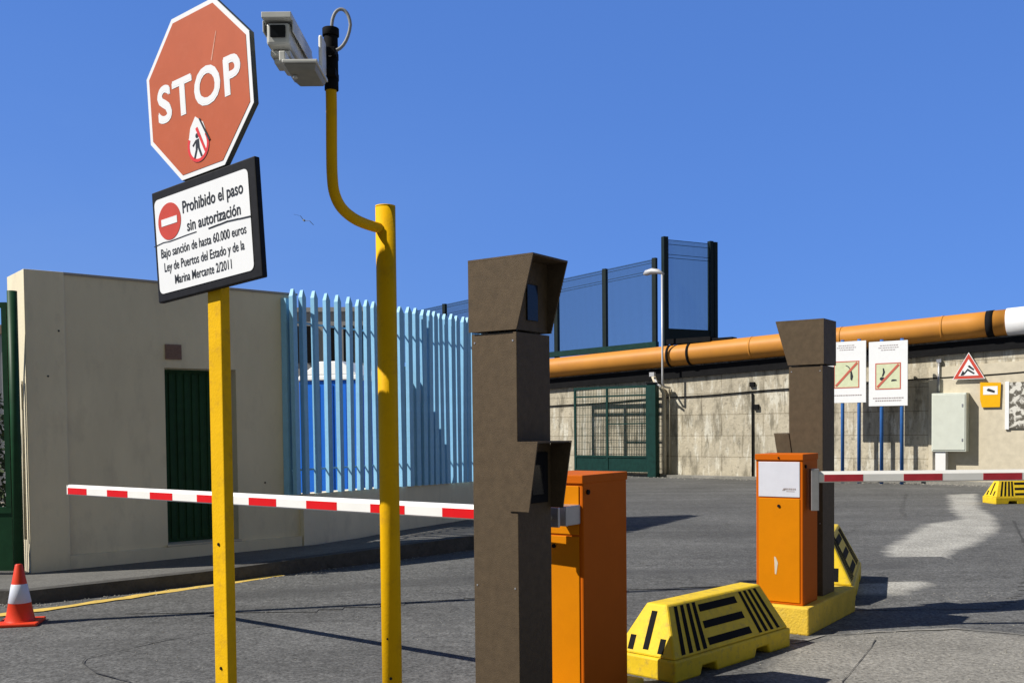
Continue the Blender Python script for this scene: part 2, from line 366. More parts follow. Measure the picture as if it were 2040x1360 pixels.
# coarser, paler surfacing in front of the islands
def patched(name, m, poly, x0, x1, y0, y1, step, z):
    P = [Vector((*p, 0)) for p in poly]; n = len(P)
    def inside(x, y):
        c = False; dmin = 1e9; q = Vector((x, y, 0))
        for i in range(n):
            a, b_ = P[i], P[(i + 1) % n]
            if (a.y > y) != (b_.y > y) and x < (b_.x - a.x) * (y - a.y) / (b_.y - a.y) + a.x: c = not c
            t = max(0, min(1, (q - a).dot(b_ - a) / max(1e-9, (b_ - a).length_squared))); dmin = min(dmin, (q - a - (b_ - a) * t).length)
        return dmin if c else -dmin
    nx = int((x1 - x0) / step) + 1; ny = int((y1 - y0) / step) + 1
    vs = [(x0 + (x1 - x0) * i / nx, y0 + (y1 - y0) * j / ny, z) for j in range(ny + 1) for i in range(nx + 1)]
    val = [inside(v[0], v[1]) for v in vs]
    fs = []
    for j in range(ny):
        for i in range(nx):
            k = j * (nx + 1) + i; f = (k, k + 1, k + nx + 2, k + nx + 1)
            if max(val[q] for q in f) > -.75: fs.append(f)
    used_ = sorted({q for f in fs for q in f}); mp_ = {q: i for i, q in enumerate(used_)}
    o = MB().add([vs[q] for q in used_], [tuple(mp_[q] for q in f) for f in fs]).build(name, m)
    at = o.data.attributes.new('inside', 'FLOAT', 'POINT')
    for i, q in enumerate(used_): at.data[i].value = val[q]
    o['kind'] = 'structure'
patched('pale_road_surface', 'asphalt_pale', [(1.15, 4.4), (1.5, 6.0), (1.85, 6.72), (2.2, 7.03), (2.6, 7.13), (3.2, 7.24), (3.6, 6.98), (4.6, 6.7), (9, 6.0), (14, -2), (0, -2)], .2, 10, .3, 8.0, .12, .003)
patched('concrete_patch', 'asphalt_patched', [(9.1, 20.9), (9.75, 21.1), (8.25, 17.73), (7.60, 15.83), (6.72, 13.9), (5.75, 12.45), (4.95, 11.4), (4.76, 11.0), (4.28, 10.1), (3.82, 9.3), (3.45, 8.75),
          (3.1, 8.75), (2.95, 9.40), (3.36, 10.12), (3.98, 10.95), (4.25, 11.25), (4.36, 11.75), (5.2, 13.2), (6.15, 14.84), (6.98, 15.5), (7.55, 17.2)], 2.0, 12.2, 8.02, 24.0, .10, .004)
ribbon('concrete_seam', [(1.9, 6.82), (2.2, 7.06), (2.6, 7.15), (3.2, 7.26), (3.6, 7.0), (4.6, 6.72), (6, 6.4)], .03, 'concrete', .009, .8)
ribbon('road_crack', [(-2.31, 7.37), (-2.5, 7.15), (-2.7, 6.83), (-2.83, 6.59), (-2.79, 6.44), (-2.59, 6.17), (-2.29, 5.94)], .013, 'crack', .010, .6)
ribbon('road_crack', [(-1.2, 7.9), (-1.7, 7.75), (-2.31, 7.37)], .008, 'crack', .010, .6)
ribbon('road_crack', [(2.5, 6.9), (2.39, 6.67), (2.24, 6.39), (2.06, 6.06), (1.91, 5.79), (1.7, 5.2)], .007, 'crack', .008, .6)
patched('road_trench', 'asphalt_dark', [(-2.6, 8.75), (-.41, 9.62), (1.27, 10.0), (2.6, 10.1), (4.2, 10.3), (4.2, 10.72), (2.6, 10.5), (1.27, 10.42), (-.5, 10.08), (-2.7, 9.2)], -3.2, 4.8, 8.2, 11.2, .10, .005)
ribbon('road_seam', [(4.6, 7.9), (6.2, 12.1), (7.6, 15.2)], .03, 'crack', .010, .5)
ribbon('yellow_line', [(-4.6, 8.0), (-4.3, 8.12), (-3.88, 8.50), (-3.005, 9.55), (-2.72, 9.86), (-2.38, 10.28)], .13, 'line_yellow', .008, .25)

KERB = [(-9.0, 9.6), (-6.0, 8.95), (-4.6, 8.72), (-4.24, 8.70), (-3.024, 9.69), (-1.9, 10.82), (-.517, 12.284), (.12, 13.05), (.3, 14.4)]
KH = [.12, .12, .12, .12, .13, .15, .17, .16, .15]
b = MB(); n = len(KERB)
vs = []
for (x, y), h in zip(KERB, KH): vs += [(x, y, 0), (x + .012, y + .012, h), (x - .10, y + .11, h)]
b.add(vs, [(3 * i, 3 * i + 3, 3 * i + 4, 3 * i + 1) for i in range(n - 1)] + [(3 * i + 1, 3 * i + 4, 3 * i + 5, 3 * i + 2) for i in range(n - 1)])
b.build('kerb', 'kerb')['kind'] = 'structure'
back = [(0, 17.5), (-2.3, 11.75), (-4.7, 9.9), (-5.4, 10.9), (-12, 12.0)]
vs = [(x - .10, y + .11, h) for (x, y), h in zip(KERB, KH)] + [(.3, 17.3, .15), (-1.9, 12.4, .15), (-2.3, 11.75, .15), (-4.7, 9.9, .12), (-5.4, 10.9, .12), (-12, 12, .12)]
b = MB(); b.add(vs, [tuple(range(len(vs)))]); b.build('pavement', 'pavement')['kind'] = 'structure'
# higher ground behind the blue fence
b = MB(); b.prism_xy([(-2.55, 12.0), (1.0, 17.9), (1.0, 30), (-14, 30), (-9, 16)], -.05, .36); b.build('yard_ground', 'yard')['kind'] = 'structure'

# ================================================================== PERIMETER WALL WITH DOOR (left)
wall = thing('perimeter_wall', 'cream rendered wall in shade with green metal door and projecting pilaster at its left end', 'wall', (-4.727, 9.805, 0), math.atan2(.63, .776))
b = MB()
b.prism_xz([(.37, .26), (1.375, .26), (1.375, 2.17), (2.175, 2.17), (2.175, .26), (2.93, .26), (2.93, 3.045), (.37, 3.065)], .045, .15)
b.box(.37, 1.375, -.004, .15, .0, .26); b.box(1.375, 2.175, -.004, .32, .0, .262); b.box(2.175, 2.93, -.004, .15, .0, .26)
b.box(1.28, 1.375, .151, .32, .0, 2.27); b.box(2.175, 2.27, .151, .32, .0, 2.27); b.box(1.376, 2.174, .151, .32, 2.17, 2.27)
b.build('wall_panel', 'render_wall', wall)
MB().box(0, .37, -.006, .66, .0, 3.085).build('pilaster', 'render_wall', wall, .006)
b = MB(); b.prism_xz([(.37, 3.066), (2.94, 3.046), (2.94, 3.07), (.37, 3.09)], .025, .17); b.build('coping', 'grey_block', wall, .004)
d = MB(); d.box(1.376, 2.174, .24, .27, .28, 2.165)
for k in range(9): d.box(1.40 + k * .085, 1.45 + k * .085, .225, .2398, .32, 2.12)
dr = d.build('door', 'green', wall, .003)
MB().tube([(2.02, .20, 1.22), (2.02, .17, 1.22), (2.10, .17, 1.22)], .011).build('handle', 'black', dr)
for hx_, hz_w in ((.20, 2.05), (.31, 2.5), (2.5, .9)):
    MB().disc_xz(hx_, hz_w, .010, (-.009 if hx_ < .37 else .040), (-.006 if hx_ < .37 else .046), 10).build('anchor_hole', 'ink', wall)
b = MB(); b.box(1.36, 2.19, .0, .3, .264, .285); b.build('door_sill', 'cream', wall, .003)
b = MB(); b.box(1.385, 1.56, .03, .0448, 2.26, 2.42)
for k in range(6): b.box(1.395, 1.55, .022, .0298, 2.272 + k * .024, 2.284 + k * .024)
b.build('vent', 'vent', wall)
MB().tube([(-.05, .33, .02), (-.05, .33, 2.2)], .022).tube([(-.03, .05, .45), (-.03, .05, 2.0)], .012).build('drain_pipe', 'cream', wall)

# ================================================================== LOW WALL AND BLUE PALISADE FENCE
FA = R(60)  # direction (.5,.866)
lw = MB(); lw.prism_xz([(0, -.02), (6.2, .0), (6.2, .70), (0, .745)], .0, .22)
o = lw.build('low_wall', 'render_wall'); o.location = (-2.43, 11.66, 0); o.rotation_euler.z = FA
tag(o, 'low grey rendered wall in shade carrying the blue palisade fence', 'wall')
fence = thing('palisade_fence', 'light blue steel palisade fence with pointed pales on the low wall', 'fence', (-2.4, 11.7, .0), FA)
ss = [-.17, -.02, .19, .40, .61, .81, .98, 1.15, 1.33, 1.51, 1.70, 1.89, 2.06, 2.22, 2.38, 2.52, 2.66, 2.81, 2.95, 3.10, 3.24, 3.37, 3.50, 3.64, 3.78, 3.92, 4.06, 4.2, 4.34, 4.48, 4.62, 4.76, 4.9]
for i, s in enumerate(ss):
    ps = MB(); hw = .040 if s < 1.6 else .050; t = .006; dp = .052
    q_ = .004; prof = [(-hw, 0), (-hw + q_, -dp), (hw - q_, -dp), (hw, 0), (hw - t, 0), (hw - q_ - t, -dp + t), (-hw + q_ + t, -dp + t), (-hw + t, 0)]
    prof = prof[::-1]
    z0 = .75 - .012 * s; z1 = 3.03 + random.uniform(-.012, .012)
    n = len(prof)
    vs = [(x, y, z0) for x, y in prof] + [(x, y, z1) for x, y in prof] + [(x * .12, y * .8 + .0, z1 + .095 - abs(x) * .3) for x, y in prof]
    fs = [tuple(range(n))] + [(i_, i_ + n, (i_ + 1) % n + n, (i_ + 1) % n) for i_ in range(n)] + [(i_ + n, i_ + 2 * n, (i_ + 1) % n + 2 * n, (i_ + 1) % n + n) for i_ in range(n)] + [tuple(range(3 * n - 1, 2 * n - 1, -1))]
    ps.add(vs, fs); q = ps.build('pale', 'blue_pale', fence)
    q.location = (s, .012, 0); q.rotation_euler = (R(random.uniform(-.3, .3)), R(random.uniform(-.35, .35)), R(random.uniform(-4, 4)))
for z in (1.02, 2.72):
    MB().box(-.22, 5.0, .0125, .024, z, z + .022).build('rail', 'blue_pale', fence)
for s in (-.24, 2.30, 4.95):
    MB().box(s, s + .08, .052, .13, .72, 3.0).build('fence_post', 'blue_pale', fence)

# portable toilet behind the fence
pt = thing('portable_toilet', 'blue portable toilet cabin with white domed roof behind the blue fence', 'toilet', (-2.86, 16.9, .36), R(-14))
b = MB(); b.box(-.50, .50, -.5, .5, .0, 1.93)
b.build('cabin', 'toilet_blue', pt, .02)
b = MB()
for k in range(4): b.box(-.43 + k * .245, -.41 + k * .245, -.512, -.5012, .08, 1.86)
b.build('door', 'toilet_dark', pt)
b = MB(); b.box(-.515, -.485, -.515, -.485, 0, 1.93); b.box(.485, .515, -.515, -.485, 0, 1.93); b.build('corner_trim', 'toilet_blue', pt)
b = MB(); b.hexa([(-.54, -.54, 1.935), (.54, -.54, 1.935), (.54, .54, 1.935), (-.54, .54, 1.935)], [(-.52, -.52, 2.02), (.52, -.52, 2.02), (.52, .52, 2.02), (-.52, .52, 2.02)])
b.hexa([(-.5, -.5, 2.021), (.5, -.5, 2.021), (.5, .5, 2.021), (-.5, .5, 2.021)], [(-.2, -.44, 2.25), (.2, -.44, 2.25), (.2, .44, 2.25), (-.2, .44, 2.25)])
b.build('roof', 'white_plastic', pt, .02)

# added block behind the fence, outlined to throw the stepped shade on the pales
b = MB(); b.prism_xz([(1.86, .36), (2.76, .36), (2.76, 1.10), (2.67, 1.59), (2.52, 1.81), (2.37, 2.06), (2.18, 2.36), (1.92, 2.28), (1.86, 2.2)], .16, .31)
o = b.build('storage_bin', 'bin_blue', None, .02); o.location = (-2.4, 11.7, 0); o.rotation_euler.z = FA
tag(o, 'dark blue bin half hidden close behind the blue palisade fence', 'bin')

# grey block building behind
gb = thing('block_building', 'low grey flat roofed building with narrow dark openings behind the portable toilet', 'building', (-5.6, 22, 0))
b = MB(); b.box(-3.2, 2.75, 0, 4, 0, 4.05); b.build('wall', 'grey_block', gb)
b = MB(); b.box(-3.25, 2.8, -.05, 4.05, 4.052, 4.15); b.build('roof', 'grey_block', gb)
for k in range(7):
    MB().box(-.05 + k * .40, .17 + k * .40, -.03, .02, 2.95, 3.75).build('window', 'black', gb)

# ================================================================== LEFT GATE AND WHAT IS BEHIND IT
gt = thing('entrance_gate', 'tall green metal gate with solid lower panel at the left edge', 'gate', (-4.80, 9.72, .12), R(2))
b = MB(); b.tube([(0, 0, 0), (0, 0, 2.74)], .046, 16); b.build('gate_post', 'green', gt)
b = MB(); b.box(-2.0, -.05, -.02, .02, 2.58, 2.63); b.box(-2.0, -.05, -.02, .02, .60, .66); b.box(-.10, -.05, -.021, .021, .66, 2.58)
for k in range(6): b.box(-.30 - k * .3, -.275 - k * .3, -.012, .012, .66, 2.58)
b.build('gate_bars', 'green', gt)
MB().box(-2.0, -.05, -.012, .012, .04, .60).build('lower_panel', 'green', gt)
wh = thing('warehouse', 'pale grey shed with brown roof edge seen through the left gate', 'building', (-9.6, 16.5, 0))
b = MB(); b.box(-4, 2.2, 0, 5, 0, 3.1)
for k in range(40): b.box(-4 + k * .155, -3.93 + k * .155, -.03, -.001, .0, 3.08)
b.build('wall', 'lamp_white', wh)
b = MB(); b.box(-4.1, 2.3, -.1, 5.1, 3.102, 3.25); b.build('roof', 'vent', wh)
# dark shrub behind the gate
sh = thing('shrub', 'dark leafy shrub behind the left gate', 'shrub', (-7.2, 13.5, 0.0))
MB().tube([(0, 0, 0), (.05, 0, .6), (0, .05, 1.1)], [.04, .03, .02], 8).build('stem', 'vent', sh)
b = MB()
for k in range(1500):
    a = random.uniform(0, 2 * math.pi); ph = math.acos(random.uniform(-1, 1)); rr = random.random() ** .4
    p = Vector((math.sin(ph) * math.cos(a) * .8 * rr, math.sin(ph) * math.sin(a) * .5 * rr, 1.15 + math.cos(ph) * 1.1 * rr))
    u = Vector((random.uniform(-1, 1), random.uniform(-1, 1), random.uniform(-1, 1))).normalized(); v = u.orthogonal().normalized()
    b.add([p, p + u * .07 + v * .025, p + u * .13, p + u * .07 - v * .025], [(0, 1, 2, 3)])
b.build('foliage', 'foliage', sh)
# lamp post out of frame on the left; its shade crosses the road
lp = thing('lamp_post', 'tall slim steel lamp post standing beyond the left edge', 'lamp post', (-5.05, 7.58, 0))
MB().tube([(0, 0, 0), (0, 0, 8.2)], [.05, .035], 12).build('pole', 'lamp_white', lp)
MB().box(-.9, .0, -.08, .08, 8.2, 8.28).build('lamp_head', 'lamp_white', lp)

# ================================================================== QUAY WALL AND EVERYTHING ALONG IT
W0 = Vector((3.492, 30.374, 0)); WD = Vector((.7857, -.6187, 0)); WN = Vector((-.6187, -.7857, 0)); WR = math.atan2(-.6187, .7857)
def wp(s, off, z=0.): q = W0 + WD * s + WN * off; return (q.x, q.y, z)
# local frame of wall things: x along wall (to the right), -y towards the road
b = MB(); top = lambda s: 3.095 + .037 * (s + 2.5)
b.prism_xz([(-26, -.3), (40, -.3), (40, top(40)), (-26, top(-26))], 0, .5)
o = b.build('quay_wall', 'quay'); o.location = wp(0, 0); o.rotation_euler.z = WR
tag(o, 'long streaked pale concrete wall under the orange pipe', 'wall')
# plain rendered bay at the right
b = MB(); b.prism_xz([(8.75, .0), (14, 0), (14, 3.05), (8.75, 2.86)], -.03, -.002)
ribb = b.build('render_patch', 'cream', o)
ft = MB(); ft.prism_xz([(-3, 0), (30, 0), (30, .10), (-3, .06)], -.28, -.03); ft.build('footing', 'concrete', o)

pp = thing('orange_pipe', 'long orange pipe running along the top of the concrete wall', 'pipe', wp(0, .10), WR)
zc = lambda s: 3.37 + .037 * (s + 2.56)
def seg(s0, s1, r, n=8): return MB().tube([(s0 + (s1 - s0) * k / n, 0, zc(s0 + (s1 - s0) * k / n)) for k in range(n + 1)], r, 28)
seg(-6.0, 10.56, .305, 20).build('pipe_run', 'pipe_orange', pp)
seg(10.561, 13.5, .325, 3).build('pipe_sleeve', 'white_plastic', pp)
seg(10.12, 10.28, .318, 1).build('clamp_band', 'black', pp)
seg(1.55, 1.62, .325, 1).build('clamp_band', 'black', pp); seg(2.2, 2.27, .325, 1).build('clamp_band', 'black', pp)
for sw_ in (-3.2, 4.1, 6.6, 9.1): seg(sw_, sw_ + .05, .3125, 1).build('weld_seam', 'pipe_orange', pp)
b = MB(); b.box(1.5, 2.9, -.15, .25, 3.86, 4.0); b.box(2.9, 3.55, -.1, .2, 3.88, 3.95); b.build('support_plate', 'black', pp)
shade_band = MB(); shade_band.prism_xz([(-6, 2.585), (-2.5, 2.715), (11, 3.23), (30, 3.93), (30, 4.2), (11, 3.52), (-2.5, 3.03), (-6, 2.9)], -.11, -.002)  # black strip standing in for the shade the pipe throws on the wall
o = shade_band.build('cable_tray', 'black'); o.location = wp(0, 0); o.rotation_euler.z = WR
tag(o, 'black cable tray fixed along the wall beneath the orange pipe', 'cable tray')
cb = MB()
cb.tube([(s, -.03, 2.19 + .038 * (s + 1.8) + .012 * math.sin(s * 1.7)) for s in [x * .5 for x in range(-8, 28)]], .018, 6)
cb.tube([(4.07, -.03, 2.36), (4.07, -.03, .06)], .03, 6)
cb.box(4.0, 4.14, -.07, 0, 2.55, 2.68); cb.box(4.12, 4.26, -.07, 0, 1.92, 2.06)
o = cb.build('wall_cable', 'black'); o.location = wp(0, 0); o.rotation_euler.z = WR
tag(o, 'thin black cable strung along the concrete wall with one drop to the ground', 'cable')
o = MB().tube([(9.0, -.05, 2.2), (9.0, -.05, 2.98)], .035, 8).box(8.95, 9.06, -.09, 0, 2.98, 3.06).build('cable_duct', 'grey_metal'); o.location = wp(0, 0); o.rotation_euler.z = WR
tag(o, 'short grey duct rising from the white electrical cabinet', 'duct')
o = MB().tube([(1.33, -.10, .05), (1.33, -.10, 2.45), (1.24, -.12, 2.62), (1.1, -.14, 2.72), (1.0, -.14, 2.95)], .065, 10).tube([(1.48, -.05, .05), (1.48, -.05, 2.6)], .022, 6).build('wall_conduit', 'cream')
o.location = wp(0, 0); o.rotation_euler.z = WR
tag(o, 'cream conduit pipe climbing the wall beside the dark green gate', 'conduit')

# mesh fence on the far side of the wall
mf = thing('mesh_fence', 'dark wire mesh fence on posts above the orange pipe', 'fence', wp(0, -.45), WR)
posts = [-11.2, -9.5, -7.75, -6.1, -4.5, -2.90, -1.05, .72]
ft_ = lambda s: 6.50 + .078 * (s - .72)
for s in posts:
    MB().box(s - .065, s + .065, -.06, .06, 0, ft_(s) + .02).build('fence_post', 'post_steel', mf)
for a, c in zip(posts[:-1], posts[1:]):
    b = MB(); n = int((c - a) / .032)
    wr = .0045
    for k in range(n):
        s = a + (c - a) * (k + .5) / n; b.box(s - wr, s + wr, -wr, wr, 3.9, ft_(s))
    for z in [ft_(0) - q for q in (.04, .12, .35, .42)]:
        zz0 = z + .078 * a; zz1 = z + .078 * c
        b.prism_xz([(a, zz0), (c, zz1), (c, zz1 + .014), (a, zz0 + .014)], -.012, -.006)
    b.build('mesh_panel', 'mesh_steel', mf)
b = MB(); b.prism_xz([(-11.3, 3.55), (.8, 3.84), (.8, 4.02), (-11.3, 3.70)], -.09, .09); b.build('base_rail', 'green_dark', mf)
# taller bay
TL = Vector(wp(1.04, -.5)); TRr = Vector((5.06, 25.0, 0))
TRr = Vector(((1419 - 1020) / 2000 * TL.y * 1.028, TL.y * 1.028, 0)); dv = TRr - TL; Lb = dv.length
tb = thing('tall_fence_bay', 'taller separate bay of dark mesh fence on black posts', 'fence', tuple(TL), math.atan2(dv.y, dv.x))
MB().box(-.08, .08, -.07, .07, 0, 7.12).build('fence_post', 'post_steel', tb)
MB().box(Lb - .10, Lb + .03, -.07, .07, 0, 7.12).build('fence_post', 'post_steel', tb)
MB().box(Lb + .06, Lb + .19, -.07, .07, 0, 7.10).build('fence_post', 'post_steel', tb)
b = MB(); n = int(Lb / .032); wr = .0048
for k in range(n): s = Lb * (k + .5) / n; b.box(s - wr, s + wr, -wr, wr, 4.3, 7.05)
for z in (7.03, 6.9, 6.6, 6.5): b.box(0, Lb, -.014, -.007, z, z + .014)
b.build('mesh_panel', 'mesh_steel', tb)
b = MB(); b.box(.08, Lb - .10, -.05, .05, 4.08, 4.40); b.build('base_rail', 'post_steel', tb)

# wall lamp
lm = thing('wall_lamp', 'slim pale lamp on a tall pole rising over the orange pipe beside the green gate', 'lamp', wp(1.52, .55), WR)
MB().tube([(.02, .43, 2.60), (.02, .10, 2.62), (.02, 0, 2.72), (.02, 0, 3.0), (.02, 0, 5.85)], .030, 10).build('pole', 'lamp_white', lm)
b = MB(); b.tube([(.08, 0, 5.84), (-.1, 0, 5.93), (-.3, 0, 5.96), (-.5, 0, 5.93), (-.58, 0, 5.90)], [.03, .07, .09, .085, .03], 12); b.build('lamp_head', 'lamp_white', lm)
MB().tube([(-.30, .1, 2.9), (-.18, .05, 2.70), (-.02, .0, 2.62)], .03, 8).box(-.42, -.26, -.0, .1, 2.93, 3.05).build('bracket', 'lamp_white', lm)

# dark green gate parked in front of the wall
gg = thing('green_gate', 'dark green mesh gate leaf with solid bottom panel in front of the concrete wall', 'gate', wp(0, .45), WR)
b = MB(); x0, x1 = -1.62, 1.0; mid = -.42
for a, c in ((x0, x0 + .07), (mid - .035, mid + .035), (x1 - .07, x1)): b.box(a, c, -.03, .03, .14, 2.62)
b.box(x0, x1, -.031, .031, 2.62, 2.69); b.box(x0 + .07, x1 - .07, -.031, .031, .56, .62); b.box(x0 + .07, x1 - .07, -.028, .028, .14, .20)
b.box(mid + .035, x1 - .07, -.015, .015, 1.55, 1.59); b.box(x0 + .07, x1 - .07, -.02, .02, 2.38, 2.43)
b.build('gate_frame', 'green_dark', gg)
b = MB(); b.box(x0 + .07, mid - .035, -.012, .012, .20, .56); b.box(mid + .035, x1 - .07, -.012, .012, .20, .56); b.build('lower_panel', 'green_dark', gg)
b = MB()
for k in range(44): s = x0 + .07 + k * .058; b.box(s - .005, s + .005, -.005, .005, .62, 2.62)
for k in range(9): z = .8 + k * .21; b.box(x0 + .07, x1 - .07, -.012, -.006, z, z + .01)
b.build('mesh_panel', 'green_dark', gg)
b = MB(); b.box(1.02, 1.30, -.10, .12, 0, 2.72); b.build('gate_post', 'green_dark', gg, .01)
b = MB(); b.box(1.0, 1.34, -.13, .15, 2.721, 2.76); b.build('post_cap', 'black', gg)

# notice boards
def board(s, sw, z0, z1, polex, label, kind):
    t = thing('notice_board', label, 'sign', wp(s, .76), WR, 'white notice boards on blue poles')
    h = z1 - z0; cx = 0
    MB().box(-sw / 2, sw / 2, -.055, -.03, z0, z1).build('board', 'sign_white', t, .003)
    for x in polex:
        MB().tube([(x, 0, 0), (x, 0, z1 + .05)], .045, 12).build('pole', 'blue_pole', t)
    f = MB(); y0, y1 = -.060, -.0553
    a = .33 * sw; zc_ = z0 + h * .46; q = .025
    f.box(-a, a, y0, y1, zc_ + a * 1.05 - q, zc_ + a * 1.05); f.box(-a, a, y0, y1, zc_ - a * 1.05, zc_ - a * 1.05 + q)
    f.box(-a, -a + q, y0, y1, zc_ - a * 1.05 + q, zc_ + a * 1.05 - q); f.box(a - q, a, y0, y1, zc_ - a * 1.05 + q, zc_ + a * 1.05 - q)
    f.build('pictogram_frame', 'frame_red', t)
    MB().box(-a + q, a - q, -.058, -.0553, zc_ - a * 1.05 + q, zc_ + a * 1.05 - q).build('pictogram_ground', 'sign_cream', t)
    g_ = MB(); g_.prism_xz([(-a + .03, zc_ - a + .06), (-a + .07, zc_ - a + .02), (a - .03, zc_ + a - .05), (a - .07, zc_ + a - .01)], -.064, -.0605)
    g_.build('diagonal_bar', 'frame_red', t)
    k = MB()
    if kind == 0:
        k.prism_xz([(.10, zc_ - .12), (.14, zc_ - .16), (.17, zc_ - .05), (.13, zc_ + .10), (.10, zc_ + .10)], -.062, -.0582)
        k.build('pictogram', 'ink', t); k = MB()
        k.prism_xz([(-.02, zc_ + .24), (.05, zc_ + .21), (.11, zc_ + .13), (.09, zc_ + .12), (.04, zc_ + .19), (-.02, zc_ + .22)], -.062, -.0582)
    else:
        k.disc_xz(-.14, zc_ - .06, .045, -.062, -.0582, 16, .06)
        k.build('pictogram', 'ink', t); k = MB()
        k.prism_xz([(-.15, zc_ + .0), (-.11, zc_ + .0), (-.07, zc_ + .10), (-.10, zc_ + .2), (-.13, zc_ + .2), (-.12, zc_ + .1)], -.062, -.0582)
        k.build('pictogram', 'ink', t); k = MB()
        k.prism_xz([(.08, zc_ - .13), (.22, zc_ - .12), (.2, zc_ - .09), (.12, zc_ - .08), (.08, zc_ - .10)], -.062, -.0582)
    k.build('pictogram', 'ink', t)
    for r_, (wd_, zz) in enumerate(((.42, .93), (.5, .895), (.36, .86))):
        l = MB(); x = -wd_ * sw / 2
        while x < wd_ * sw / 2:
            dx = random.uniform(.02, .06); l.box(x, x + dx, y0, y1, z0 + h * zz, z0 + h * zz + .018); x += dx + .015
        l.build('heading_line', 'pale_ink', t)
    for r_, (wd_, zz) in enumerate(((.78, .115), (.66, .075))[:1 + kind]):
        l = MB(); x = -wd_ * sw / 2
        while x < wd_ * sw / 2:
            dx = random.uniform(.02, .055); l.box(x, x + dx, y0, y1, z0 + h * zz, z0 + h * zz + .026); x += dx + .014
        l.build('caption_line', 'pale_ink', t)
board(6.98, .98, 2.03, 3.57, (-.12, .30), 'white notice board on blue poles, nearer the far bronze pillar and half hidden', 0)
board(8.01, .94, 1.93, 3.52, (-.17, .32), 'white notice board on blue poles, nearer the grey electrical cabinet', 1)

ec = thing('electrical_cabinet', 'pale grey electrical cabinet on a white pedestal against the wall', 'cabinet', wp(8.90, .03), WR)
MB().box(0, .80, -.28, -.0, .80, 2.22).build('cabinet_body', 'cabinet_white', ec, .012)
b = MB(); b.box(.03, .77, -.295, -.2812, .84, 2.18); dr = b.build('door', 'cabinet_white', ec, .005)
b = MB(); b.box(.70, .73, -.305, -.2955, 1.05, 1.12); b.build('hinge', 'grey_metal', dr); b = MB(); b.box(.70, .73, -.305, -.2955, 1.88, 1.95); b.build('hinge', 'grey_metal', dr)
MB().box(.08, .32, -.24, -.0, 0, .798).build('pedestal', 'white_plastic', ec, .005)

ts = thing('warning_sign', 'red bordered triangular warning sign fixed to the top of the wall', 'sign', wp(9.70, .08), WR)
tri = lambda r: [(-r * .866, 2.76 - r * .5), (r * .866, 2.76 - r * .5), (0, 2.76 + r)]
MB().prism_xz(tri(.43), -.04, -.02).build('sign_edge', 'sign_white', ts)
MB().prism_xz(tri(.40), -.044, -.0402).build('border', 'sign_red', ts)
MB().prism_xz(tri(.265), -.048, -.0442).build('sign_face', 'sign_white', ts)
b = MB(); b.prism_xz([(-.13, 2.66), (-.02, 2.80), (.14, 2.69), (.12, 2.66), (-.02, 2.75), (-.09, 2.66)], -.052, -.0482)
b.prism_xz([(-.02, 2.86), (.02, 2.88), (.13, 2.78), (.11, 2.75), (.0, 2.83)], -.052, -.0482)
b.prism_xz([(-.18, 2.64), (-.13, 2.76), (-.10, 2.72), (-.11, 2.64)], -.052, -.0482); b.build('pictogram', 'ink', ts)

ys = thing('camera_notice', 'small orange-yellow camera notice fixed to the wall right of the cabinet', 'sign', wp(10.19, .05), WR)
MB().prism_xz([(-.20, 1.86), (.20, 1.86), (.22, 2.44), (-.24, 2.46), (-.24, 2.05)], -.03, -.01).build('plate', 'yellow_sign', ys)
b = MB(); b.box(-.17, .15, -.034, -.0302, 2.16, 2.36); b.build('window_panel', 'sign_white', ys, .0)
b = MB(); b.prism_xz([(-.09, 2.28), (-.08, 2.25), (.08, 2.20), (.09, 2.25), (-.05, 2.31)], -.038, -.0342); b.build('pictogram', 'ink', ys)
po = thing('worn_poster', 'worn blotchy poster in a white frame at the right edge of the wall', 'poster', wp(10.5, .04), WR)
MB().box(.09, 1.5, -.03, -.01, 1.35, 2.44).build('poster_sheet', 'poster', po)
MB().box(0, .088, -.04, -.005, 1.33, 2.46).build('frame', 'sign_white', po)

